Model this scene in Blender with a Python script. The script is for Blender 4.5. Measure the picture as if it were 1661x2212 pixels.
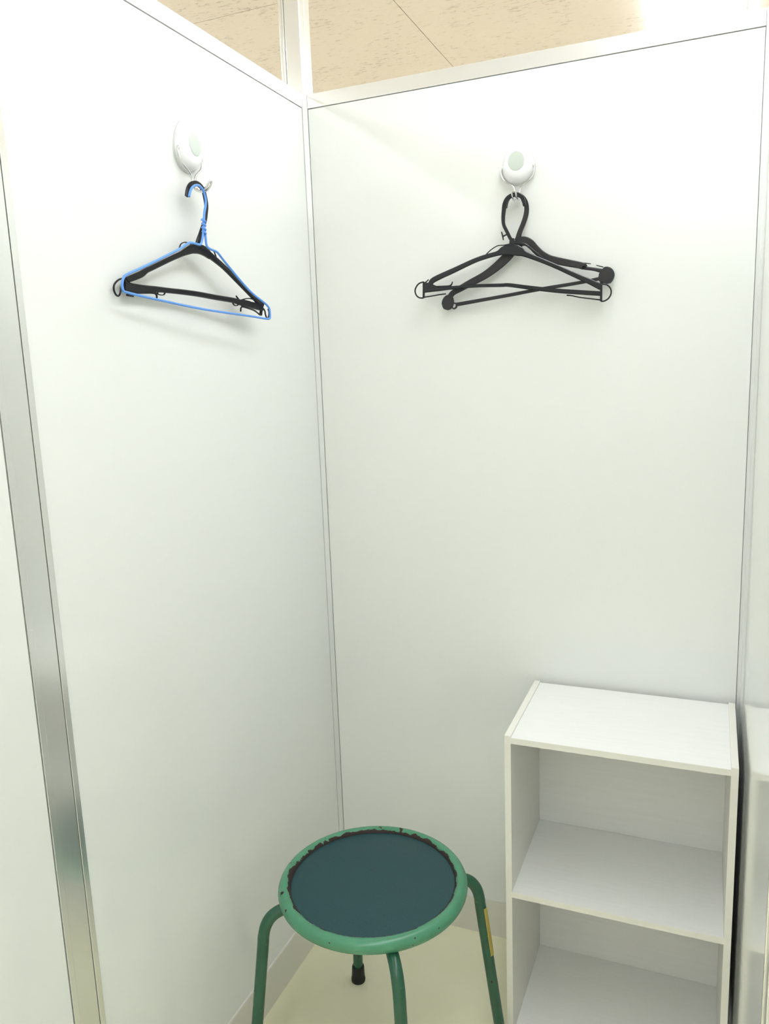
import bpy, bmesh, math, random
from mathutils import Vector, Matrix

for o in list(bpy.data.objects):
    bpy.data.objects.remove(o, do_unlink=True)
scene = bpy.context.scene
COL = scene.collection
random.seed(4)
PI = math.pi

# ------------------------------------------------------------------ camera
CAM_R = Vector((0.924311, 0.379854, -0.036869))
CAM_U = Vector((-0.033599, 0.177228, 0.983596))
CAM_D = Vector((-0.380158, 0.907910, -0.176577))
CAM_LOC = Vector((0.87383, -1.70803, 1.40083))
cam_data = bpy.data.cameras.new('camera')
cam = bpy.data.objects.new('camera', cam_data)
COL.objects.link(cam)
cam_data.sensor_fit = 'HORIZONTAL'
cam_data.sensor_width = 36.0
cam_data.lens = 1700.46 * 36.0 / 1661.0
cam_data.clip_start = 0.01
m = Matrix((( CAM_R.x, CAM_U.x, -CAM_D.x), (CAM_R.y, CAM_U.y, -CAM_D.y), (CAM_R.z, CAM_U.z, -CAM_D.z)))
cam.matrix_world = Matrix.Translation(CAM_LOC) @ m.to_4x4()
scene.camera = cam

# ------------------------------------------------------------------ world and exposure
world = bpy.data.worlds.new('world')
scene.world = world
world.use_nodes = True
world.node_tree.nodes['Background'].inputs[0].default_value = (0.8, 0.85, 0.82, 1)
world.node_tree.nodes['Background'].inputs[1].default_value = 0.2
vs = scene.view_settings
vs.view_transform = 'Standard'
vs.look = 'None'
vs.gamma = 1.0
vs.use_curve_mapping = False
vs.exposure = 0.46
LAMP_STRENGTH = 6.25
LAMP_COLOR = (0.95, 1.0, 1.045)

# ------------------------------------------------------------------ materials
MATS = {}
def mat(name, color, rough=0.5, metal=0.0, spec=0.5, coat=0.0, coat_rough=0.1):
    mt = bpy.data.materials.new(name)
    mt.use_nodes = True
    b = mt.node_tree.nodes['Principled BSDF']
    b.inputs['Base Color'].default_value = (*color, 1)
    b.inputs['Roughness'].default_value = rough
    b.inputs['Metallic'].default_value = metal
    b.inputs['Specular IOR Level'].default_value = spec
    b.inputs['Coat Weight'].default_value = coat
    b.inputs['Coat Roughness'].default_value = coat_rough
    MATS[name] = mt
    return mt
def N(mt, kind, **kw):
    n = mt.node_tree.nodes.new(kind)
    for k, v in kw.items():
        setattr(n, k, v)
    return n
def L(mt, a, b):
    mt.node_tree.links.new(a, b)
def bsdf(mt):
    return mt.node_tree.nodes['Principled BSDF']
def ramp(mt, src, stops):
    r = N(mt, 'ShaderNodeValToRGB')
    el = r.color_ramp.elements
    while len(el) < len(stops):
        el.new(0.5)
    for e, (p, c) in zip(el, stops):
        e.position = p
        e.color = (*c, 1)
    L(mt, src, r.inputs[0])
    return r
def noise(mt, vec, scale, detail=3.0, rough=0.5):
    n = N(mt, 'ShaderNodeTexNoise')
    n.inputs['Scale'].default_value = scale
    n.inputs['Detail'].default_value = detail
    n.inputs['Roughness'].default_value = rough
    L(mt, vec, n.inputs['Vector'])
    return n
def scaled(mt, vec, s):
    mp = N(mt, 'ShaderNodeMapping')
    mp.inputs['Scale'].default_value = s
    L(mt, vec, mp.inputs['Vector'])
    return mp.outputs[0]
def bump(mt, height, strength, dist):
    b = N(mt, 'ShaderNodeBump')
    b.inputs['Strength'].default_value = strength
    b.inputs['Distance'].default_value = dist
    L(mt, height, b.inputs['Height'])
    L(mt, b.outputs[0], bsdf(mt).inputs['Normal'])
    return b

# painted steel partition panel: smooth, slightly glossy, the faintest orange-peel
M_PANEL = mat('panel_white', (0.87, 0.885, 0.855), rough=0.075, spec=0.45)
# satin aluminium
M_ALU = mat('satin_aluminium', (0.84, 0.85, 0.83), rough=0.24, metal=0.85)
g = N(M_ALU, 'ShaderNodeNewGeometry')
nz = noise(M_ALU, scaled(M_ALU, g.outputs['Position'], (900, 900, 6)), 1.0, 2)
r = ramp(M_ALU, nz.outputs[0], [(0.3, (0.21,)*3), (0.7, (0.24,)*3)])
L(M_ALU, r.outputs[0], bsdf(M_ALU).inputs['Roughness'])
M_RAIL = mat('anodised_white_rail', (0.88, 0.89, 0.87), rough=0.18, metal=0.55)
M_TRIM = mat('pale_corner_strip', (0.84, 0.855, 0.84), rough=0.3, metal=0.25)
M_CORE = mat('joint_grey', (0.42, 0.43, 0.41), rough=0.7)
M_BASE = mat('baseboard_grey_vinyl', (0.80, 0.785, 0.70), rough=0.4, spec=0.4)
M_BASETOP = mat('baseboard_lip', (0.75, 0.74, 0.68), rough=0.4)
# cream vinyl floor
M_FLOOR = mat('cream_vinyl', (0.80, 0.74, 0.50), rough=0.32, spec=0.4)
g = N(M_FLOOR, 'ShaderNodeNewGeometry')
nz = noise(M_FLOOR, g.outputs['Position'], 9, 5, 0.6)
r = ramp(M_FLOOR, nz.outputs[0], [(0.3, (0.90, 0.875, 0.63)), (0.7, (0.93, 0.905, 0.67))])
L(M_FLOOR, r.outputs[0], bsdf(M_FLOOR).inputs['Base Color'])
# beige mineral-fibre ceiling board with short fissures
M_TILE = mat('fissured_ceiling_board', (0.72, 0.60, 0.47), rough=0.9, spec=0.1)
g = N(M_TILE, 'ShaderNodeNewGeometry')
n1 = noise(M_TILE, scaled(M_TILE, g.outputs['Position'], (42, 120, 1)), 1.0, 3.0, 0.65)
n2 = noise(M_TILE, g.outputs['Position'], 7, 2)
ad = N(M_TILE, 'ShaderNodeMath', operation='MULTIPLY_ADD')
L(M_TILE, n2.outputs[0], ad.inputs[0]); ad.inputs[1].default_value = 0.25
L(M_TILE, n1.outputs[0], ad.inputs[2])
r = ramp(M_TILE, ad.outputs[0], [(0.45, (0.53, 0.455, 0.425)), (0.53, (0.68, 0.59, 0.555)), (1.0, (0.71, 0.62, 0.585))])
L(M_TILE, r.outputs[0], bsdf(M_TILE).inputs['Base Color'])
rh = ramp(M_TILE, ad.outputs[0], [(0.42, (0,)*3), (0.50, (1,)*3)])
bump(M_TILE, rh.outputs[0], 0.5, 0.002)
M_TILEBACK = mat('ceiling_backing', (0.42, 0.35, 0.27), rough=0.9)
M_OUTER = mat('shop_wall_white', (0.86, 0.86, 0.83), rough=0.6)
# lamp
M_LAMP = mat('lamp_diffuser', (0.9, 0.9, 0.9), rough=0.5)
bsdf(M_LAMP).inputs['Emission Color'].default_value = (*LAMP_COLOR, 1)
bsdf(M_LAMP).inputs['Emission Strength'].default_value = LAMP_STRENGTH
M_LAMPFRAME = mat('lamp_frame_white', (0.85, 0.88, 0.87), rough=0.35)
# bookshelf foil
def foil(name, c, grain):
    mt = mat(name, c, rough=0.42, spec=0.4)
    tc = N(mt, 'ShaderNodeNewGeometry')
    n = noise(mt, scaled(mt, tc.outputs['Position'], grain), 1.0, 3, 0.6)
    r = ramp(mt, n.outputs[0], [(0.35, tuple(v * 0.975 for v in c)), (0.65, c)])
    L(mt, r.outputs[0], bsdf(mt).inputs['Base Color'])
    return mt
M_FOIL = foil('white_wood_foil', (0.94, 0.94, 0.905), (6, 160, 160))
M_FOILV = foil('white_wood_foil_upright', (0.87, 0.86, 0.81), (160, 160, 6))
M_EDGE = mat('cream_edge_band', (0.90, 0.885, 0.80), rough=0.45)
# stool
M_GREEN = mat('green_enamel', (0.075, 0.30, 0.16), rough=0.26, spec=0.5)
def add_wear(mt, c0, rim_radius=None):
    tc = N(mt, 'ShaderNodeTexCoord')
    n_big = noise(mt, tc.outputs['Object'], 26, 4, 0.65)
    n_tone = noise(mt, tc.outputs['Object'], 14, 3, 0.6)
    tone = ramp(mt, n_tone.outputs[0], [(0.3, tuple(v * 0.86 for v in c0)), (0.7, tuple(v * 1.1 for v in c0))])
    chips = noise(mt, tc.outputs['Object'], 60, 2, 0.5)
    chip = ramp(mt, chips.outputs[0], [(0.69, (0,)*3), (0.71, (1,)*3)])
    mask = chip.outputs[0]
    if rim_radius:
        sx = N(mt, 'ShaderNodeSeparateXYZ'); L(mt, tc.outputs['Object'], sx.inputs[0])
        cb = N(mt, 'ShaderNodeCombineXYZ'); L(mt, sx.outputs[0], cb.inputs[0]); L(mt, sx.outputs[1], cb.inputs[1])
        ln = N(mt, 'ShaderNodeVectorMath', operation='LENGTH'); L(mt, cb.outputs[0], ln.inputs[0])
        # distance from the rim's crown towards the seat, in units of the worn band
        mr = N(mt, 'ShaderNodeMapRange')
        mr.inputs['From Min'].default_value = rim_radius - 0.0125
        mr.inputs['From Max'].default_value = rim_radius + 0.003
        mr.inputs['To Min'].default_value = 0.35
        mr.inputs['To Max'].default_value = -0.22
        L(mt, ln.outputs['Value'], mr.inputs[0])
        ad = N(mt, 'ShaderNodeMath', operation='ADD')
        L(mt, mr.outputs[0], ad.inputs[0]); L(mt, n_big.outputs[0], ad.inputs[1])
        rr = ramp(mt, ad.outputs[0], [(0.60, (0,)*3), (0.64, (1,)*3)])
        mx = N(mt, 'ShaderNodeMath', operation='MAXIMUM')
        L(mt, rr.outputs[0], mx.inputs[0]); L(mt, chip.outputs[0], mx.inputs[1])
        mask = mx.outputs[0]
    mix = N(mt, 'ShaderNodeMix', data_type='RGBA')
    L(mt, mask, mix.inputs['Factor'])
    L(mt, tone.outputs[0], mix.inputs['A'])
    mix.inputs['B'].default_value = (0.022, 0.013, 0.010, 1)
    L(mt, mix.outputs['Result'], bsdf(mt).inputs['Base Color'])
    ro = ramp(mt, mask, [(0, (0.27,)*3), (1, (0.75,)*3)])
    L(mt, ro.outputs[0], bsdf(mt).inputs['Roughness'])
RIM_R, RIM_T, RIM_Z = 0.1687, 0.0130, 0.430
M_RIM = mat('worn_green_enamel', (0.075, 0.30, 0.16), rough=0.26)
add_wear(M_RIM, (0.080, 0.285, 0.160), RIM_R)
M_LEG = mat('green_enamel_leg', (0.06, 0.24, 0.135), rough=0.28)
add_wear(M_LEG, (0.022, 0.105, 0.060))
M_SEAT = mat('teal_vinyl', (0.035, 0.095, 0.10), rough=0.42, spec=0.45)
tc = N(M_SEAT, 'ShaderNodeTexCoord')
nz = noise(M_SEAT, tc.outputs['Object'], 420, 2)
r = ramp(M_SEAT, nz.outputs[0], [(0.3, (0.008, 0.047, 0.056)), (0.7, (0.014, 0.065, 0.075))])
L(M_SEAT, r.outputs[0], bsdf(M_SEAT).inputs['Base Color'])
bump(M_SEAT, nz.outputs[0], 0.15, 0.0005)
M_RUBBER = mat('black_rubber', (0.010, 0.010, 0.010), rough=0.6)
M_STICKER = mat('yellow_sticker', (0.85, 0.70, 0.20), rough=0.5)
M_STEEL = mat('dark_underside', (0.03, 0.05, 0.04), rough=0.6)
# hangers and hooks
M_BLACK = mat('black_plastic', (0.013, 0.016, 0.020), rough=0.22, spec=0.45)
M_BLACK2 = mat('black_plastic_matt', (0.017, 0.016, 0.021), rough=0.36, spec=0.5)
M_BLACK3 = mat('black_plastic_deep', (0.006, 0.006, 0.009), rough=0.28, spec=0.35)
M_BLUE = mat('blue_coated_wire', (0.13, 0.35, 0.90), rough=0.32)
M_CHROME = mat('chrome_wire', (0.72, 0.72, 0.72), rough=0.10, metal=1.0)
M_HOOKWHITE = mat('white_gloss_plastic', (0.94, 0.94, 0.95), rough=0.22, spec=0.5)
M_CAP = mat('pale_grey_cap', (0.60, 0.66, 0.60), rough=0.35)
M_SUCTION = mat('soft_suction_base', (0.72, 0.73, 0.71), rough=0.3)

# ------------------------------------------------------------------ mesh helpers
def link(name, bm, material, parent=None, smooth=False, loc=None):
    me = bpy.data.meshes.new(name)
    bmesh.ops.recalc_face_normals(bm, faces=bm.faces)
    bm.to_mesh(me); bm.free()
    me.materials.append(material)
    if smooth:
        for p in me.polygons:
            p.use_smooth = True
    o = bpy.data.objects.new(name, me)
    COL.objects.link(o)
    if parent: o.parent = parent
    if loc: o.location = loc
    return o
def add_box(bm, lo, hi, bevel=0.0):
    r = bmesh.ops.create_cube(bm, size=1.0)
    vs_ = r['verts']
    c = [(a + b) / 2 for a, b in zip(lo, hi)]
    s = [abs(b - a) for a, b in zip(lo, hi)]
    for v in vs_:
        v.co = Vector((c[0] + v.co.x * s[0], c[1] + v.co.y * s[1], c[2] + v.co.z * s[2]))
    if bevel > 0:
        es = list({e for v in vs_ for e in v.link_edges})
        bmesh.ops.bevel(bm, geom=es, offset=bevel, segments=2, affect='EDGES', profile=0.6)
def box(name, lo, hi, material, parent=None, bevel=0.0):
    bm = bmesh.new(); add_box(bm, lo, hi, bevel)
    return link(name, bm, material, parent)
def prism(name, poly, z0, z1, material, parent=None):
    bm = bmesh.new()
    a = [bm.verts.new((x, y, z0)) for x, y in poly]
    b = [bm.verts.new((x, y, z1)) for x, y in poly]
    n = len(poly)
    for i in range(n):
        bm.faces.new((a[i], a[(i + 1) % n], b[(i + 1) % n], b[i]))
    bm.faces.new(a[::-1]); bm.faces.new(b)
    return link(name, bm, material, parent)
def tag(o, label=None, cat=None, group=None, kind=None):
    if label: o['label'] = label
    if cat: o['category'] = cat
    if group: o['group'] = group
    if kind: o['kind'] = kind
    return o
def empty(name, loc=(0, 0, 0), rz=0.0):
    o = bpy.data.objects.new(name, None)
    COL.objects.link(o)
    o.location = loc; o.rotation_euler = (0, 0, rz)
    o.empty_display_size = 0.05
    return o
def catmull(pts, sub):
    """smooth list of tuples of any length"""
    out = []
    n = len(pts)
    for i in range(n - 1):
        p0 = pts[max(i - 1, 0)]; p1 = pts[i]; p2 = pts[i + 1]; p3 = pts[min(i + 2, n - 1)]
        for k in range(sub):
            t = k / sub
            out.append(tuple(0.5 * ((2 * b) + (-a + c) * t + (2 * a - 5 * b + 4 * c - d) * t * t + (-a + 3 * b - 3 * c + d) * t ** 3)
                             for a, b, c, d in zip(p0, p1, p2, p3)))
    out.append(tuple(pts[-1]))
    return out
def add_tube(bm, pts, radius, seg=10, closed=False):
    """round tube along 3-D points with parallel-transported frames; radius may be a list"""
    P = [Vector(p) for p in pts]
    n = len(P)
    rads = radius if isinstance(radius, (list, tuple)) else [radius] * n
    tang = []
    for i in range(n):
        if closed:
            t = P[(i + 1) % n] - P[i - 1]
        else:
            t = P[min(i + 1, n - 1)] - P[max(i - 1, 0)]
        tang.append(t.normalized())
    up = Vector((0, 0, 1)) if abs(tang[0].z) < 0.9 else Vector((1, 0, 0))
    nrm = (up - tang[0] * up.dot(tang[0])).normalized()
    rings = []
    for i in range(n):
        nrm = (nrm - tang[i] * nrm.dot(tang[i])).normalized()
        bi = tang[i].cross(nrm)
        rings.append([bm.verts.new(P[i] + (nrm * math.cos(2 * PI * k / seg) + bi * math.sin(2 * PI * k / seg)) * rads[i]) for k in range(seg)])
    for i in range(n if closed else n - 1):
        a, b = rings[i], rings[(i + 1) % n]
        for k in range(seg):
            bm.faces.new((a[k], a[(k + 1) % seg], b[(k + 1) % seg], b[k]))
    if not closed:
        bm.faces.new(rings[0][::-1]); bm.faces.new(rings[-1])
def add_strip(bm, pts, thick, sub=5, depth=0.0):
    """flat moulded strip in the local x-z plane: pts = (u, v, width) in mm, octagonal section"""
    S = catmull(pts, sub) if len(pts) > 2 else list(pts)
    n = len(S)
    rings = []
    for i in range(n):
        a = S[max(i - 1, 0)]; b = S[min(i + 1, n - 1)]
        t = Vector((b[0] - a[0], b[1] - a[1]))
        t = t.normalized() if t.length > 1e-9 else Vector((1, 0))
        nn = Vector((-t.y, t.x))
        hw = max(S[i][2], 0.6) / 2; ht = thick / 2
        cw = min(hw, ht) * 0.45
        prof = [(hw, -ht + cw), (hw, ht - cw), (hw - cw, ht), (-hw + cw, ht), (-hw, ht - cw), (-hw, -ht + cw), (-hw + cw, -ht), (hw - cw, -ht)]
        rings.append([bm.verts.new(((S[i][0] + nn.x * w) / 1000, (h + depth) / 1000, (S[i][1] + nn.y * w) / 1000)) for w, h in prof])
    for i in range(n - 1):
        a, b = rings[i], rings[i + 1]
        for k in range(8):
            bm.faces.new((a[k], a[(k + 1) % 8], b[(k + 1) % 8], b[k]))
    bm.faces.new(rings[0][::-1]); bm.faces.new(rings[-1])
def lathe(bm, prof, seg=64, center=(0, 0)):
    rings = []
    for r, z in prof:
        if r < 1e-6:
            rings.append([bm.verts.new((center[0], center[1], z))])
        else:
            rings.append([bm.verts.new((center[0] + r * math.cos(2 * PI * k / seg), center[1] + r * math.sin(2 * PI * k / seg), z)) for k in range(seg)])
    for a, b in zip(rings, rings[1:]):
        for k in range(seg):
            k2 = (k + 1) % seg
            if len(a) == 1 and len(b) == 1: continue
            if len(a) == 1: bm.faces.new((a[0], b[k2], b[k]))
            elif len(b) == 1: bm.faces.new((a[k], a[k2], b[0]))
            else: bm.faces.new((a[k], a[k2], b[k2], b[k]))

# ------------------------------------------------------------------ the setting: shop shell
CEIL = 2.50
W = 0.948           # inner width of the booth
H_PANEL, H_RAIL = 1.9865, 2.018
TH = 0.050          # partition thickness
X0, X1, Y0, Y1 = -4.607, 5.403, -5.778, 5.142     # shop shell, on the 0.91 m board grid
floor = tag(box('floor', (X0, Y0, -0.05), (X1, Y1, 0.0), M_FLOOR), 'cream vinyl floor of the fitting booth', kind='structure')
for nm, lo, hi in (('wall_shop_left', (X0 - 0.1, Y0, 0), (X0, Y1, CEIL)), ('wall_shop_right', (X1, Y0, 0), (X1 + 0.1, Y1, CEIL)),
                   ('wall_shop_back', (X0, Y1, 0), (X1, Y1 + 0.1, CEIL)), ('wall_shop_front', (X0, Y0 - 0.1, 0), (X1, Y0, CEIL))):
    tag(box(nm, lo, hi, M_OUTER), 'plain off-white wall of the room around the booth', kind='structure')
ceiling = tag(box('ceiling', (X0, Y0, CEIL + 0.012), (X1, Y1, CEIL + 0.06), M_TILEBACK), 'beige fissured board ceiling above the partitions', kind='structure')
B = 0.910
bm = bmesh.new(); add_box(bm, (-B / 2 + 0.0011, -B / 2 + 0.0011, 0), (B / 2 - 0.0011, B / 2 - 0.0011, 0.012), 0.0012)
tile0 = link('ceiling_tile', bm, M_TILE, ceiling)
first = True
nx, ny = round((X1 - X0) / B), round((Y1 - Y0) / B)
for i in range(nx):
    for j in range(ny):
        t = tile0 if first else tile0.copy()
        if not first: COL.objects.link(t); t.parent = ceiling
        t.location = (X0 + (i + 0.5) * B, Y0 + (j + 0.5) * B, CEIL)
        first = False

# ceiling lights: long flat luminaires; the outer rows are unseen, added to brighten the ceiling
LW, LL, LD = 0.264, 1.25, 0.032
def make_lamp():
    root = empty('ceiling_light')
    box('backplate', (-LW / 2 - 0.004, -LL / 2 - 0.004, -0.006), (LW / 2 + 0.004, LL / 2 + 0.004, 0), M_LAMPFRAME, root, 0.001)
    box('diffuser', (-LW / 2, -LL / 2, -LD), (LW / 2, LL / 2, -0.0062), M_LAMP, root, 0.006)
    return root
def dup(root):
    r_ = root.copy(); COL.objects.link(r_)
    for ch in list(root.children):
        c_ = ch.copy(); COL.objects.link(c_); c_.parent = r_
    return r_
lamp0 = make_lamp(); first = True
for row, xc in ((0, 0.798), (-1, -1.026), (1, 2.614), (-2, -2.846), (2, 4.434)):
    for k in range(-2, 5):
        la = lamp0 if first else dup(lamp0)
        first = False
        la.location = (xc, -2.0 + 1.27 * k + 0.635, CEIL)
        if row == 0 and k == 2:
            text = 'glaring white ceiling light showing above the back partition'
        elif row == 0:
            text = 'white ceiling light in the same row as the one above the back partition'
        else:
            text = 'white ceiling light in a row beyond the ' + ('left' if row < 0 else 'right') + ' partition'
        tag(la, text, 'ceiling light', 'ceiling lights in rows')

# ------------------------------------------------------------------ booth partitions
def partition(name, label, place, length, breaks, posts):
    """place(a, t, z) -> world; a runs along the wall away from the corner, t into the booth from the wall face"""
    root = tag(empty(name), label, kind='structure')
    def pbox(nm, a0, a1, t0, t1, z0, z1, material, bevel=0.0):
        p = place(a0, t0, z0); q = place(a1, t1, z1)
        return box(nm, [min(u, v) for u, v in zip(p, q)], [max(u, v) for u, v in zip(p, q)], material, root, bevel)
    pbox('core', 0.0, length, -TH + 0.004, -0.004, 0.0, H_RAIL - 0.004, M_CORE)
    for a0, a1 in breaks:
        pbox('panel', a0, a1, -0.004, 0.0, 0.090, H_PANEL, M_PANEL, 0.0006)
        pbox('rear_panel', a0, a1, -TH, -TH + 0.004, 0.0, H_PANEL, M_PANEL)
        pbox('top_rail', a0 - 0.0008, a1 + 0.0008, -TH - 0.0012, 0.0012, H_PANEL + 0.0018, H_RAIL, M_RAIL, 0.0008)
        bb = pbox('baseboard', a0, a1, 0.0, 0.0035, 0.0, 0.096, M_BASE)
        lip = pbox('baseboard_lip', a0, a1, 0.0, 0.0028, 0.096, 0.0978, M_BASETOP)
        lip.parent = bb
    for a0, a1 in posts:
        # shallow channel post: two flanges and a recessed web
        pbox('post_web', a0 + 0.0115, a1 - 0.0115, -TH, 0.0005, 0.0, H_RAIL, M_ALU)
        pbox('post_flange', a0, a0 + 0.0105, -TH, 0.0020, 0.0, H_RAIL, M_ALU, 0.0006)
        pbox('post_flange', a1 - 0.0105, a1, -TH, 0.0020, 0.0, H_RAIL, M_ALU, 0.0006)
    return root
wall_left = partition('wall_left', 'white panel partition on the left with aluminium post and top rail', lambda a, t, z: (t, -a, z), 1.90,
                      [(0.0142, 0.8685), (0.9310, 1.835)], [(0.8698, 0.9296), (1.8365, 1.897)])
wall_back = partition('wall_back', 'white panel partition at the back carrying the black hangers', lambda a, t, z: (a, -t, z), W,
                      [(0.0086, W - 0.0077)], [])
wall_right = partition('wall_right', 'glossy white panel partition at the right edge beside the shelf', lambda a, t, z: (W - t, -a, z), 1.90,
                       [(0.0098, 0.8585), (0.9210, 1.835)], [(0.8598, 0.9196), (1.8365, 1.897)])
# corner cover strips
c1 = prism('trim_1', [(-0.004, -0.0125), (0.0012, -0.0125), (0.0072, -0.0012), (0.0072, 0.004), (-0.004, 0.004)], 0.0, H_RAIL, M_TRIM)
tag(c1, 'slim pale corner strip where left and back partitions meet', kind='structure')
c2 = prism('trim_2', [(W + 0.004, -0.0085), (W - 0.0006, -0.0085), (W - 0.0065, -0.0006), (W - 0.0065, 0.004), (W + 0.004, 0.004)], 0.0, H_RAIL, M_TRIM)
tag(c2, 'slim pale corner strip where back and right partitions meet', kind='structure')

# square pole rising from the corner to the ceiling
pole = tag(empty('trim_3', (0, 0, H_RAIL)), 'square white metal pole rising from the corner to the ceiling', kind='structure')
PX0, PX1, PY0, PY1 = -0.0535, -0.0030, 0.0000, 0.0520
def polebox(nm, lo, hi, mt=None, bevel=0.0008):
    o = box(nm, (lo[0], lo[1], 0.0), (hi[0], hi[1], CEIL - H_RAIL - 0.0005), mt or M_RAIL, pole, bevel)
    return o
polebox('pole_core', (PX0 + 0.003, PY0 + 0.003), (PX1 - 0.003, PY1 - 0.003), M_CORE, 0)
polebox('pole_face', (PX0 + 0.0140, PY0), (PX1, PY0 + 0.004))
polebox('pole_bead', (PX0 + 0.0080, PY0 - 0.0008), (PX0 + 0.0124, PY0 + 0.004))
polebox('pole_face', (PX0, PY0), (PX0 + 0.0072, PY0 + 0.004))
polebox('pole_side', (PX1 - 0.004, PY0 + 0.004), (PX1, PY0 + 0.0235))
polebox('pole_side', (PX1 - 0.004, PY0 + 0.0250), (PX1, PY1))
polebox('pole_rear', (PX0, PY1 - 0.004), (PX1 - 0.004, PY1))
polebox('pole_rear', (PX0, PY0 + 0.004), (PX0 + 0.004, PY1 - 0.004))

# ------------------------------------------------------------------ bookshelf
SX0, SX1, SY0, SY1, SH = 0.5205, 0.9388, -0.302, -0.013, 0.692
BT = 0.0125
shelf = tag(empty('bookshelf', ((SX0 + SX1) / 2, (SY0 + SY1) / 2, 0)), 'low white open two-tier shelf unit standing in the right corner', 'shelf')
ox, oy = (SX0 + SX1) / 2, (SY0 + SY1) / 2
def sb(nm, lo, hi, mt, bevel=0.0005, parent=shelf):
    return box(nm, (lo[0] - ox, lo[1] - oy, lo[2]), (hi[0] - ox, hi[1] - oy, hi[2]), mt, parent, bevel)
def board(nm, x0, x1, z0, z1, mt, y1=SY1):
    b_ = sb(nm, (x0, SY0 + 0.0006, z0), (x1, y1, z1), mt)
    sb('edge_band', (x0, SY0, z0 + 0.0002), (x1, SY0 + 0.0006, z1 - 0.0002), M_EDGE, 0, b_)
    return b_
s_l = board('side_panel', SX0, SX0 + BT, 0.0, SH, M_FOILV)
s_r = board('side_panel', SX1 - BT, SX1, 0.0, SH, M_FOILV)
for s_, xa in ((s_l, SX0), (s_r, SX1 - BT)):
    sb('top_edge', (xa + 0.0002, SY0 + 0.0006, SH), (xa + BT - 0.0002, SY1, SH + 0.0006), M_EDGE, 0, s_)
board('top_board', SX0 + BT, SX1 - BT, 0.6765, 0.6890, M_FOIL)
board('shelf_board', SX0 + BT, SX1 - BT, 0.3425, 0.3550, M_FOIL, -0.0245)
board('bottom_board', SX0 + BT, SX1 - BT, 0.0120, 0.0250, M_FOIL, -0.0245)
sb('back_panel', (SX0 + BT, -0.0240, 0.012), (SX1 - BT, -0.0210, 0.6765), M_FOIL, 0)
sb('kick_strip', (SX0 + BT, SY0 + 0.012, 0.0), (SX1 - BT, SY0 + 0.022, 0.012), M_FOIL, 0)

# ------------------------------------------------------------------ stool
STX, STY = 0.3006, -0.4658
stool = tag(empty('stool', (STX, STY, 0)), 'round four-legged green metal stool with worn rim and dark teal seat', 'stool')
bm = bmesh.new()
ring = []
prof = [(RIM_R + RIM_T * math.cos(a) * 1.0, RIM_T * 1.04 * math.sin(a)) for a in [2 * PI * k / 24 for k in range(25)]]
lathe(bm, prof, 128)
bmesh.ops.remove_doubles(bm, verts=bm.verts, dist=1e-6)
rim = link('seat_rim', bm, M_RIM, stool, True, (0, 0, RIM_Z))
bm = bmesh.new()
SR = RIM_R - 0.0098
lathe(bm, [(0, 0.0068), (SR * 0.5, 0.0068), (SR - 0.004, 0.0066), (SR - 0.0012, 0.0060), (SR, 0.0045), (SR, -0.004), (0, -0.004)], 96)
link('seat_pad', bm, M_SEAT, stool, True, (0, 0, RIM_Z))
bm = bmesh.new()
lathe(bm, [(0, -0.0042), (RIM_R - 0.006, -0.0042), (RIM_R - 0.006, -0.0075), (0, -0.0075)], 64)
link('seat_pan', bm, M_STEEL, stool, True, (0, 0, RIM_Z))
LEG_R = 0.0112
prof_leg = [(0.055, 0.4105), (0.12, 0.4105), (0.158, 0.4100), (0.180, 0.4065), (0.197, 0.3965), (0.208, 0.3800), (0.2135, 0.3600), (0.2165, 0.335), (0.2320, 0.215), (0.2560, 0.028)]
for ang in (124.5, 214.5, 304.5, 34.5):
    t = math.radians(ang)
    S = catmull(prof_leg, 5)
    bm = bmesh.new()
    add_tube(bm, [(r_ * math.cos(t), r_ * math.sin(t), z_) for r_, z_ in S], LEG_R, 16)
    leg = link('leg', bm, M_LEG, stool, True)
    bm = bmesh.new()
    fx = lambda r_: (r_ * math.cos(t), r_ * math.sin(t))
    pts = [(*fx(0.2540), 0.044), (*fx(0.2545), 0.040), (*fx(0.2565), 0.026), (*fx(0.2582), 0.014), (*fx(0.2590), 0.006), (*fx(0.2590), 0.0005)]
    add_tube(bm, pts, [0.0130, 0.0142, 0.0146, 0.0152, 0.0165, 0.0160], 16)
    link('rubber_foot', bm, M_RUBBER, leg, True)
    if ang == 34.5:
        # curled label on the outer side of this leg
        bm = bmesh.new()
        i0, i1 = None, None
        path = [(0.2165 + (0.2320 - 0.2165) * k, 0.340 + (0.215 - 0.340) * k) for k in [q / 8 for q in range(9)]]
        rr_ = LEG_R + 0.0010
        rows_ = []
        for r_, z_ in path[:8]:
            row = []
            for q in range(7):
                a = math.radians(-80 + 11 * q)       # angle around the leg from its outward direction
                dx, dy = math.cos(t + a), math.sin(t + a)
                row.append(bm.verts.new((r_ * math.cos(t) + rr_ * dx, r_ * math.sin(t) + rr_ * dy, z_)))
            rows_.append(row)
        for a_, b_ in zip(rows_, rows_[1:]):
            for q in range(6):
                bm.faces.new((a_[q], a_[q + 1], b_[q + 1], b_[q]))
        bmesh.ops.solidify(bm, geom=bm.faces[:], thickness=0.0004)
        tag(link('sticker', bm, M_STICKER, leg, True), 'narrow yellow sticker strip')

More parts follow.
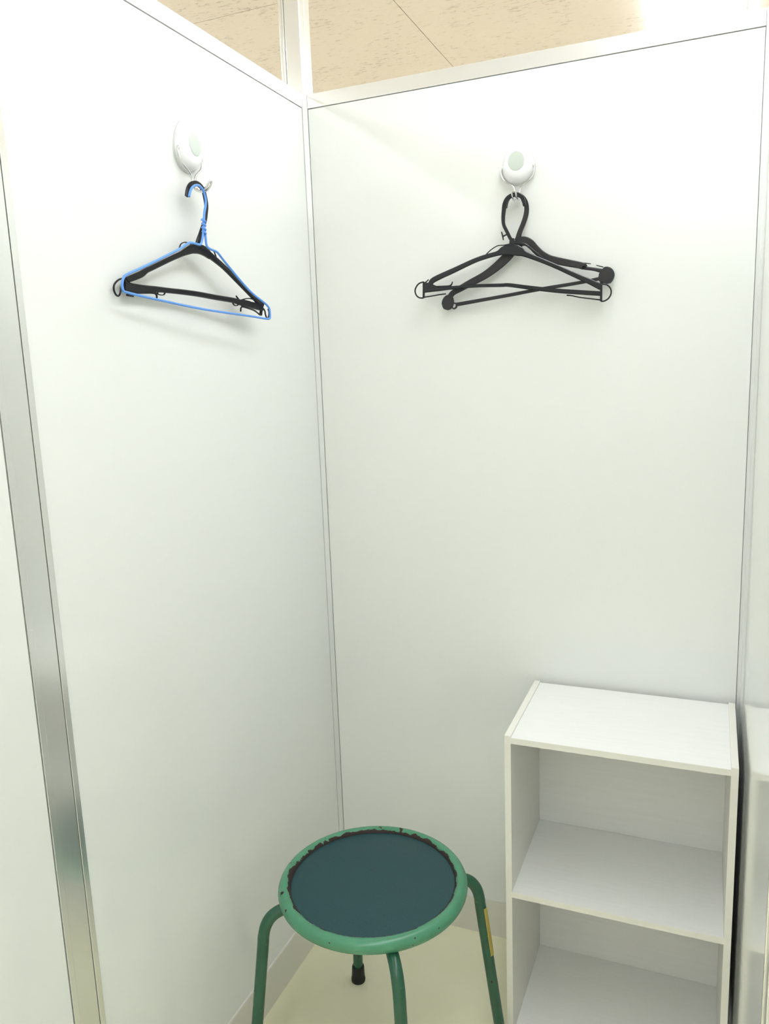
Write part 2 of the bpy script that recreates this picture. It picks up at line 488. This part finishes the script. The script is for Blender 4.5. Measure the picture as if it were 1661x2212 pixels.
# ------------------------------------------------------------------ wall hooks
def egg(theta, kx=1.0, kz=1.0):
    """outline of the hook's body, metres, centred on its round cap: wide below, narrow dome above"""
    x = math.cos(theta); z = math.sin(theta)
    if z >= 0:
        return (0.0335 * math.copysign(abs(x) ** (1.0 + 0.45 * z), x) * (1 - 0.16 * z), -0.008 + 0.053 * z)
    return (0.0335 * x, -0.008 + 0.033 * z)
def make_hook(name, loc, rz, label):
    root = tag(empty(name, loc, rz), label, 'wall hook')
    # local frame: x along the wall, -y out of the wall, z up
    bm = bmesh.new()
    seg = 56
    levels = [(1.06, 0.0, ), (1.06, 0.0022)]
    rows_ = [[bm.verts.new((egg(2 * PI * k / seg)[0] * s, -h, egg(2 * PI * k / seg)[1] * s)) for k in range(seg)] for s, h in levels]
    for a_, b_ in zip(rows_, rows_[1:]):
        for k in range(seg): bm.faces.new((a_[k], a_[(k + 1) % seg], b_[(k + 1) % seg], b_[k]))
    bm.faces.new(rows_[-1])
    link('suction_base', bm, M_SUCTION, root)
    bm = bmesh.new()
    rows_ = []
    for q in range(13):
        u = q / 12
        s = 1.0 - 0.62 * u ** 1.7
        h = 0.0024 + 0.0196 * (1 - (1 - u) ** 2.1)
        row = []
        for k in range(seg):
            ex, ez = egg(2 * PI * k / seg)
            row.append(bm.verts.new((ex * s, -h, ez * s)))
        rows_.append(row)
    for a_, b_ in zip(rows_, rows_[1:]):
        for k in range(seg): bm.faces.new((a_[k], a_[(k + 1) % seg], b_[(k + 1) % seg], b_[k]))
    bm.faces.new(rows_[-1])
    link('body', bm, M_HOOKWHITE, root, True)
    bm = bmesh.new()
    n = 48
    rows_ = []
    for s, h in ((1.0, 0.0150), (1.0, 0.0222), (0.95, 0.0229), (0.5, 0.0233)):
        rows_.append([bm.verts.new((0.0170 * s * math.cos(2 * PI * k / n), -h, 0.001 + 0.0190 * s * math.sin(2 * PI * k / n))) for k in range(n)])
    for a_, b_ in zip(rows_, rows_[1:]):
        for k in range(n): bm.faces.new((a_[k], a_[(k + 1) % n], b_[(k + 1) % n], b_[k]))
    bm.faces.new(rows_[-1])
    link('cap', bm, M_CAP, root)
    for s in (-1, 1):
        bm = bmesh.new()
        add_tube(bm, [(s * 0.0270, -0.0095, -0.0065), (s * 0.0335, -0.0095, -0.0065), (s * 0.0340, -0.0095, -0.0065)], [0.0036, 0.0036, 0.0030], 12)
        link('pivot', bm, M_HOOKWHITE, root)
    # one bent wire: cheek, shank, J, U-turn and back
    half = [(0.0305, -0.0095, -0.0065), (0.0335, -0.0098, -0.0080), (0.0345, -0.0100, -0.0150), (0.0325, -0.0105, -0.0255), (0.0265, -0.0115, -0.0340),
            (0.0160, -0.0125, -0.0415), (0.0085, -0.0130, -0.0475), (0.0058, -0.0132, -0.0530), (0.0046, -0.0135, -0.0620), (0.0042, -0.0150, -0.0700),
            (0.0041, -0.0200, -0.0752), (0.0040, -0.0270, -0.0768), (0.0040, -0.0350, -0.0758), (0.0040, -0.0420, -0.0715), (0.0038, -0.0465, -0.0655), (0.0020, -0.0485, -0.0625)]
    path = half + [(-x, y, z) for x, y, z in half[::-1]]
    bm = bmesh.new()
    add_tube(bm, catmull(path, 4), 0.0019, 10)
    link('bail', bm, M_CHROME, root, True)
    return root
make_hook('wall_hook', (0.4880, -0.0002, 1.8110), 0.0, 'white egg-shaped wall hook with pale round cap on the back partition')
make_hook('wall_hook', (0.0002, -0.4690, 1.8010), PI / 2, 'white egg-shaped wall hook with pale round cap on the left partition')

# ------------------------------------------------------------------ clothes hangers (outlines in mm in each hanger's own plane)
HANGER_FRONT = dict(origin=(0.4886,-0.0360,1.7353), axis=(1.0000,0.0000), strips={
'hook': (5,[(-7.4,-79.8,7.5),(-11.2,-75.4,6.9),(-17.5,-62.4,6.9),(-24.1,-48.5,6.9),(-25.4,-36.1,7.5),(-24.0,-19.7,8.5),(-21.7,-6.6,9.0),(-15.7,3.1,9.0),(-5.1,8.2,8.5),(5.4,7.9,8.4),(13.4,2.5,7.9),(17.6,-7.8,6.9),(19.0,-15.5,6.3)]),
'neck': (7,[(-7.5,-76.1,8.5),(-7.6,-80.6,9.6),(-7.5,-89.8,12.8)]),
'shoulder': (7,[(-199.7,-159.0,12.4),(-187.9,-154.0,10.1),(-178.2,-145.1,11.2),(-133.0,-129.3,10.5),(-88.3,-113.8,9.3),(-59.3,-106.9,9.2),(-37.9,-103.2,9.7),(-26.0,-99.2,17.2),(-13.4,-98.0,21.4),(-3.7,-98.8,22.5),(7.9,-103.1,19.2),(20.4,-109.7,11.7),(55.5,-126.0,9.0),(89.2,-142.5,8.9),(123.1,-160.2,9.9),(149.2,-173.5,10.9),(171.9,-186.0,12.4)]),
'trouser_bar': (7,[(-202.1,-166.1,10.1),(-164.0,-165.4,8.9),(-140.0,-165.2,7.2),(-89.2,-164.9,6.6),(-31.7,-167.7,7.1),(-14.0,-168.7,7.6),(27.7,-176.8,8.0),(82.8,-186.8,8.5),(136.6,-194.2,8.9),(172.0,-198.9,8.8)]),
'end_block': (6,[(-201.9,-158.8,19.1),(-191.3,-160.1,18.0),(-179.7,-162.4,12.3),(-172.3,-163.9,9.0)]),
'end_post': (6,[(-202.0,-148.1,4.5),(-203.4,-182.1,4.0)]),
'end_post#1': (6,[(172.5,-175.3,4.6),(172.6,-213.8,4.2)]),
'ring': (3,[(-202.2,-148.1,3.0),(-212.3,-150.3,3.0),(-219.4,-156.6,3.0),(-223.0,-165.7,3.0),(-220.0,-175.1,3.0),(-213.2,-180.7,3.0),(-203.9,-181.9,3.0)]),
'ring#1': (3,[(173.6,-180.7,2.8),(181.7,-181.8,2.8),(188.5,-187.2,2.8),(191.7,-194.5,2.8),(190.9,-202.5,2.8),(186.4,-209.3,2.8),(179.4,-213.4,2.8),(172.2,-213.8,2.8)]),
'clip': (3,[(-203.6,-180.4,2.8),(-179.3,-178.6,2.5),(-167.0,-177.3,2.5),(-152.7,-176.8,2.5)]),
'clip#1': (3,[(172.2,-211.1,2.8),(149.8,-206.9,2.4),(129.9,-203.1,2.4),(114.0,-198.7,2.6),(104.3,-197.4,2.8)]),
'prong': (3,[(-201.6,-150.6,2.5),(-196.2,-148.1,2.2),(-190.8,-144.1,2.0)]),
'prong#1': (3,[(-176.5,-161.1,5.0),(-147.2,-161.8,5.0),(-141.4,-159.9,4.0),(-138.7,-156.7,2.6),(-137.1,-152.5,1.8)]),
'strap_loop': (2.5,[(-12.3,-86.6,1.9),(-23.5,-87.9,1.9),(-37.7,-88.0,1.9),(-52.0,-94.7,1.9),(-63.6,-103.8,1.9),(-73.7,-109.7,1.9)]),
'strap_loop#1': (4,[(-1.6,-86.0,4.3),(10.9,-87.8,4.3),(21.4,-91.5,4.3),(35.3,-103.2,4.3),(48.9,-114.9,4.3),(60.2,-124.9,3.8)]),
'tab': (3,[(-29.3,-61.2,2.4),(-26.7,-70.6,2.9),(-25.6,-78.0,1.9)]),
'tab#1': (3,[(-27.2,-70.6,2.9),(-16.9,-67.0,2.7)]),
})
HANGER_REAR = dict(origin=(0.4854,-0.0220,1.7381), axis=(1.0000,0.0000), strips={
'hook': (5,[(4.2,-82.4,14.8),(5.7,-77.1,11.6),(8.7,-66.4,10.0),(16.8,-48.6,10.0),(22.2,-32.5,9.9),(23.4,-18.4,9.4),(20.1,-5.8,9.4),(12.5,4.0,8.9),(0.7,8.6,8.4),(-10.1,6.6,7.9),(-17.4,-2.6,7.4),(-20.5,-15.9,6.3)]),
'shoulder': (6,[(-147.5,-191.4,13.3),(-139.3,-178.4,11.6),(-119.7,-168.9,13.2),(-97.5,-159.2,14.7),(-67.8,-146.6,15.7),(-41.5,-131.0,18.2),(-19.5,-113.6,20.2),(-3.7,-97.4,20.1),(10.0,-85.7,19.0),(21.6,-85.4,17.9),(31.7,-90.9,15.7),(39.8,-100.8,15.7),(51.2,-112.3,15.7),(66.9,-122.4,15.1),(82.0,-128.2,14.6),(109.6,-136.0,14.0),(129.0,-141.2,13.4),(140.1,-145.3,12.9),(142.0,-148.1,7.2),(161.1,-152.4,6.7),(176.6,-157.2,9.2)]),
'end_pad': (7,[(173.9,-156.1,16.4),(177.5,-159.1,27.6),(182.1,-164.8,33.7),(184.9,-172.2,30.6),(186.8,-178.6,20.4),(187.7,-182.3,9.2)]),
'end_pad#1': (7,[(-142.6,-184.0,13.2),(-145.8,-188.6,22.1),(-149.2,-195.2,26.5),(-151.4,-202.9,25.5),(-153.7,-208.6,17.7),(-154.8,-211.5,8.9)]),
'prong': (2.5,[(139.1,-138.0,1.9),(152.9,-140.9,1.7)]),
'prong#1': (2.5,[(163.8,-144.5,1.7),(177.4,-149.2,2.2)]),
'trouser_bar': (6,[(-131.5,-202.2,7.7),(-115.8,-200.8,7.7),(-61.4,-195.3,7.1),(-16.3,-190.7,7.0),(27.9,-185.6,6.9),(69.9,-181.3,6.8),(110.7,-177.9,6.8),(144.0,-174.5,6.7),(174.9,-170.5,6.7)]),
'clip': (3,[(-144.0,-201.4,4.0),(-136.6,-199.0,3.0),(-130.4,-201.3,4.0),(-131.6,-208.1,4.0),(-136.9,-210.6,3.0),(-140.0,-207.5,2.5)]),
})
HANGER_BLUE = dict(origin=(0.0351,-0.4911,1.7263), axis=(0.0650,0.9979), strips={
'hook': (0,[(-24.1,-20.1,3.2),(-18.3,-8.5,3.2),(-10.6,-0.8,3.2),(0.3,3.2,3.2),(8.8,2.1,3.2),(16.8,-4.7,3.3),(20.8,-17.0,3.3),(18.6,-29.1,3.3),(14.3,-40.6,3.3),(10.9,-57.5,3.3),(8.1,-74.2,3.3)]),
'frame': (0,[(8.5,-66.3,3.3),(6.5,-76.7,3.3),(3.3,-86.5,3.3),(-1.1,-94.3,3.3),(-6.8,-96.7,3.2),(-19.1,-95.9,3.2),(-30.8,-96.4,3.2),(-41.6,-100.7,3.2),(-59.3,-109.8,3.1),(-85.5,-121.1,3.1),(-142.0,-144.6,3.0),(-187.0,-162.2,2.9),(-196.1,-167.9,2.9),(-200.1,-174.4,2.9),(-201.3,-181.5,2.9),(-200.1,-186.9,2.9),(-193.6,-190.3,2.9),(-122.5,-197.3,3.0),(-7.8,-206.5,3.3),(126.7,-212.1,3.6),(184.0,-215.0,3.7),(196.2,-214.5,3.7),(199.9,-210.4,3.7),(199.1,-196.0,3.7),(193.2,-190.0,3.7),(183.4,-184.8,3.7),(132.3,-162.9,3.6),(67.3,-120.8,3.4),(47.8,-106.6,3.4),(39.6,-102.7,3.3),(23.4,-100.4,3.3),(14.3,-95.7,3.3),(12.9,-80.6,3.3),(11.3,-67.5,3.3),(11.5,-55.0,3.3)]),
})
HANGER_SIDE = dict(origin=(0.0239,-0.4775,1.7317), axis=(0.0650,0.9979), strips={
'hook': (5,[(-28.0,-21.6,7.2),(-23.4,-10.1,8.2),(-15.1,-0.8,8.8),(-2.4,4.2,8.8),(8.6,3.4,8.4),(18.0,-2.8,8.4),(22.1,-14.0,7.9),(24.0,-27.8,7.9),(21.4,-41.6,7.4),(17.0,-55.6,6.9),(8.8,-68.6,7.4),(2.0,-80.9,8.9),(-5.1,-94.0,11.5),(-8.7,-102.3,12.6)]),
'shoulder': (7,[(-192.4,-175.8,9.4),(-188.1,-173.8,9.4),(-159.0,-163.5,10.5),(-144.3,-155.8,8.7),(-128.6,-149.6,8.3),(-85.3,-132.0,8.5),(-56.4,-120.9,9.2),(-41.1,-114.6,12.3),(-24.5,-108.8,15.6),(-5.4,-106.6,17.3),(11.0,-109.1,17.0),(22.2,-113.9,13.9),(31.1,-117.0,11.3),(62.8,-130.9,9.3),(102.3,-151.8,10.2),(135.9,-170.4,10.4),(165.2,-185.6,12.3),(180.3,-193.7,10.7)]),
'trouser_bar': (7,[(-197.6,-184.7,15.9),(-181.5,-185.2,12.3),(-154.4,-184.7,9.6),(-124.0,-184.3,9.3),(-97.0,-184.2,8.5),(-58.2,-184.2,8.7),(-17.4,-185.0,9.0),(34.7,-187.6,9.2),(84.8,-189.6,9.5),(119.7,-193.5,11.5),(178.2,-197.4,14.2)]),
'end_post': (6,[(-192.5,-172.3,8.4),(-193.4,-190.7,8.4)]),
'end_post#1': (6,[(179.1,-189.3,4.6),(171.7,-213.0,4.2)]),
'ring': (3,[(-193.9,-172.0,2.6),(-205.2,-174.7,2.5),(-212.9,-178.9,2.5),(-218.8,-184.9,2.5),(-220.2,-191.9,2.5),(-217.6,-198.0,2.5),(-212.9,-200.9,2.3),(-208.1,-197.1,2.2),(-203.3,-186.5,1.9),(-198.7,-177.7,1.7)]),
'ring#1': (3,[(178.3,-196.5,1.9),(186.8,-203.1,1.9),(188.8,-211.3,2.1),(193.0,-217.5,2.2),(199.1,-214.5,2.1),(201.7,-206.2,1.9),(199.2,-199.0,1.9)]),
'clip': (3,[(-190.5,-191.9,6.6),(-165.7,-190.9,6.7),(-133.5,-189.4,5.9),(-125.2,-193.3,3.1),(-125.4,-199.3,2.7)]),
'clip#1': (3,[(110.0,-199.3,2.3),(146.7,-204.0,2.4),(161.1,-208.6,2.4),(168.6,-212.2,2.6),(174.2,-212.0,2.6)]),
'prong': (3,[(-193.3,-197.8,3.7),(-179.1,-198.3,3.7)]),
'prong#1': (3,[(138.4,-189.0,2.7),(117.3,-187.6,2.7),(106.4,-188.3,2.7),(98.5,-184.0,2.3),(94.6,-180.4,1.8)]),
'prong#2': (3,[(116.1,-198.1,2.3),(107.5,-202.0,2.5),(105.9,-209.0,2.1)]),
'prong#3': (3,[(81.5,-193.2,1.7),(86.7,-198.0,1.8),(95.4,-198.3,1.8),(104.8,-193.5,1.8)]),
'slot_frame': (3,[(-119.4,-183.2,1.5),(-121.6,-191.6,1.5),(-108.2,-192.2,1.6),(-103.0,-186.5,1.9)]),
'web': (3,[(111.4,-187.1,2.3),(123.7,-184.2,2.0),(139.1,-182.8,2.0),(157.5,-184.3,2.7)]),
'strap_loop': (2.5,[(-60.3,-114.5,1.6),(-56.5,-107.9,1.6),(-52.4,-103.2,1.6),(-44.2,-99.9,1.6),(-35.7,-99.7,1.6),(-27.2,-101.0,1.6)]),
'strap_loop#1': (2.5,[(32.8,-102.2,1.7),(38.1,-108.1,1.7),(42.9,-116.5,1.7),(49.1,-124.0,1.7)]),
})

def make_hanger(name, data, material, label, group, depth=None):
    ax = Vector((data['axis'][0], data['axis'][1], 0))
    root = tag(empty(name, data['origin'], math.atan2(ax.y, ax.x)), label, 'hanger', group)
    for part, (th, pts) in data['strips'].items():
        bm = bmesh.new()
        add_strip(bm, pts, th, 5, (depth or {}).get(part, 0.0))
        link(part.split('#')[0], bm, material, root, True)
    return root
def autosmooth(root, ang=40):
    for ch in root.children:
        ch.data.set_sharp_from_angle(angle=math.radians(ang))
h1 = make_hanger('clothes_hanger', HANGER_FRONT, M_BLACK, 'slim glossy black plastic hanger with end rings, in front on the back partition', 'hangers')
h2 = make_hanger('clothes_hanger', HANGER_REAR, M_BLACK2, 'broad matt black hanger with rounded ends, tilted behind on the back partition', 'hangers')
h3 = make_hanger('clothes_hanger', HANGER_SIDE, M_BLACK3, 'black plastic hanger behind the blue one on the left partition', 'hangers')
for h_ in (h1, h2, h3): autosmooth(h_)
# thin blue wire hanger with a twisted neck
ax = HANGER_BLUE['axis']
h4 = tag(empty('clothes_hanger', HANGER_BLUE['origin'], math.atan2(ax[1], ax[0])), 'blue coated wire hanger in front on the left partition', 'hanger', 'hangers')
WIRE = 0.0021
for part, (th, pts) in HANGER_BLUE['strips'].items():
    bm = bmesh.new()
    S = catmull([(u / 1000, 0.0 if part == 'hook' else 0.0, v / 1000) for u, v, w in pts], 5)
    add_tube(bm, S, WIRE, 10)
    link(part, bm, M_BLUE, h4, True)
bm = bmesh.new()
S = []
for q in range(61):
    u = q / 60
    S.append((0.0095 + 0.0012 * (1 - u) + 0.0028 * math.cos(u * 9 * PI), 0.0028 * math.sin(u * 9 * PI), -0.050 - 0.030 * u))
add_tube(bm, S, WIRE * 0.9, 8)
link('twisted_neck', bm, M_BLUE, h4, True)
bpy.context.view_layer.update()
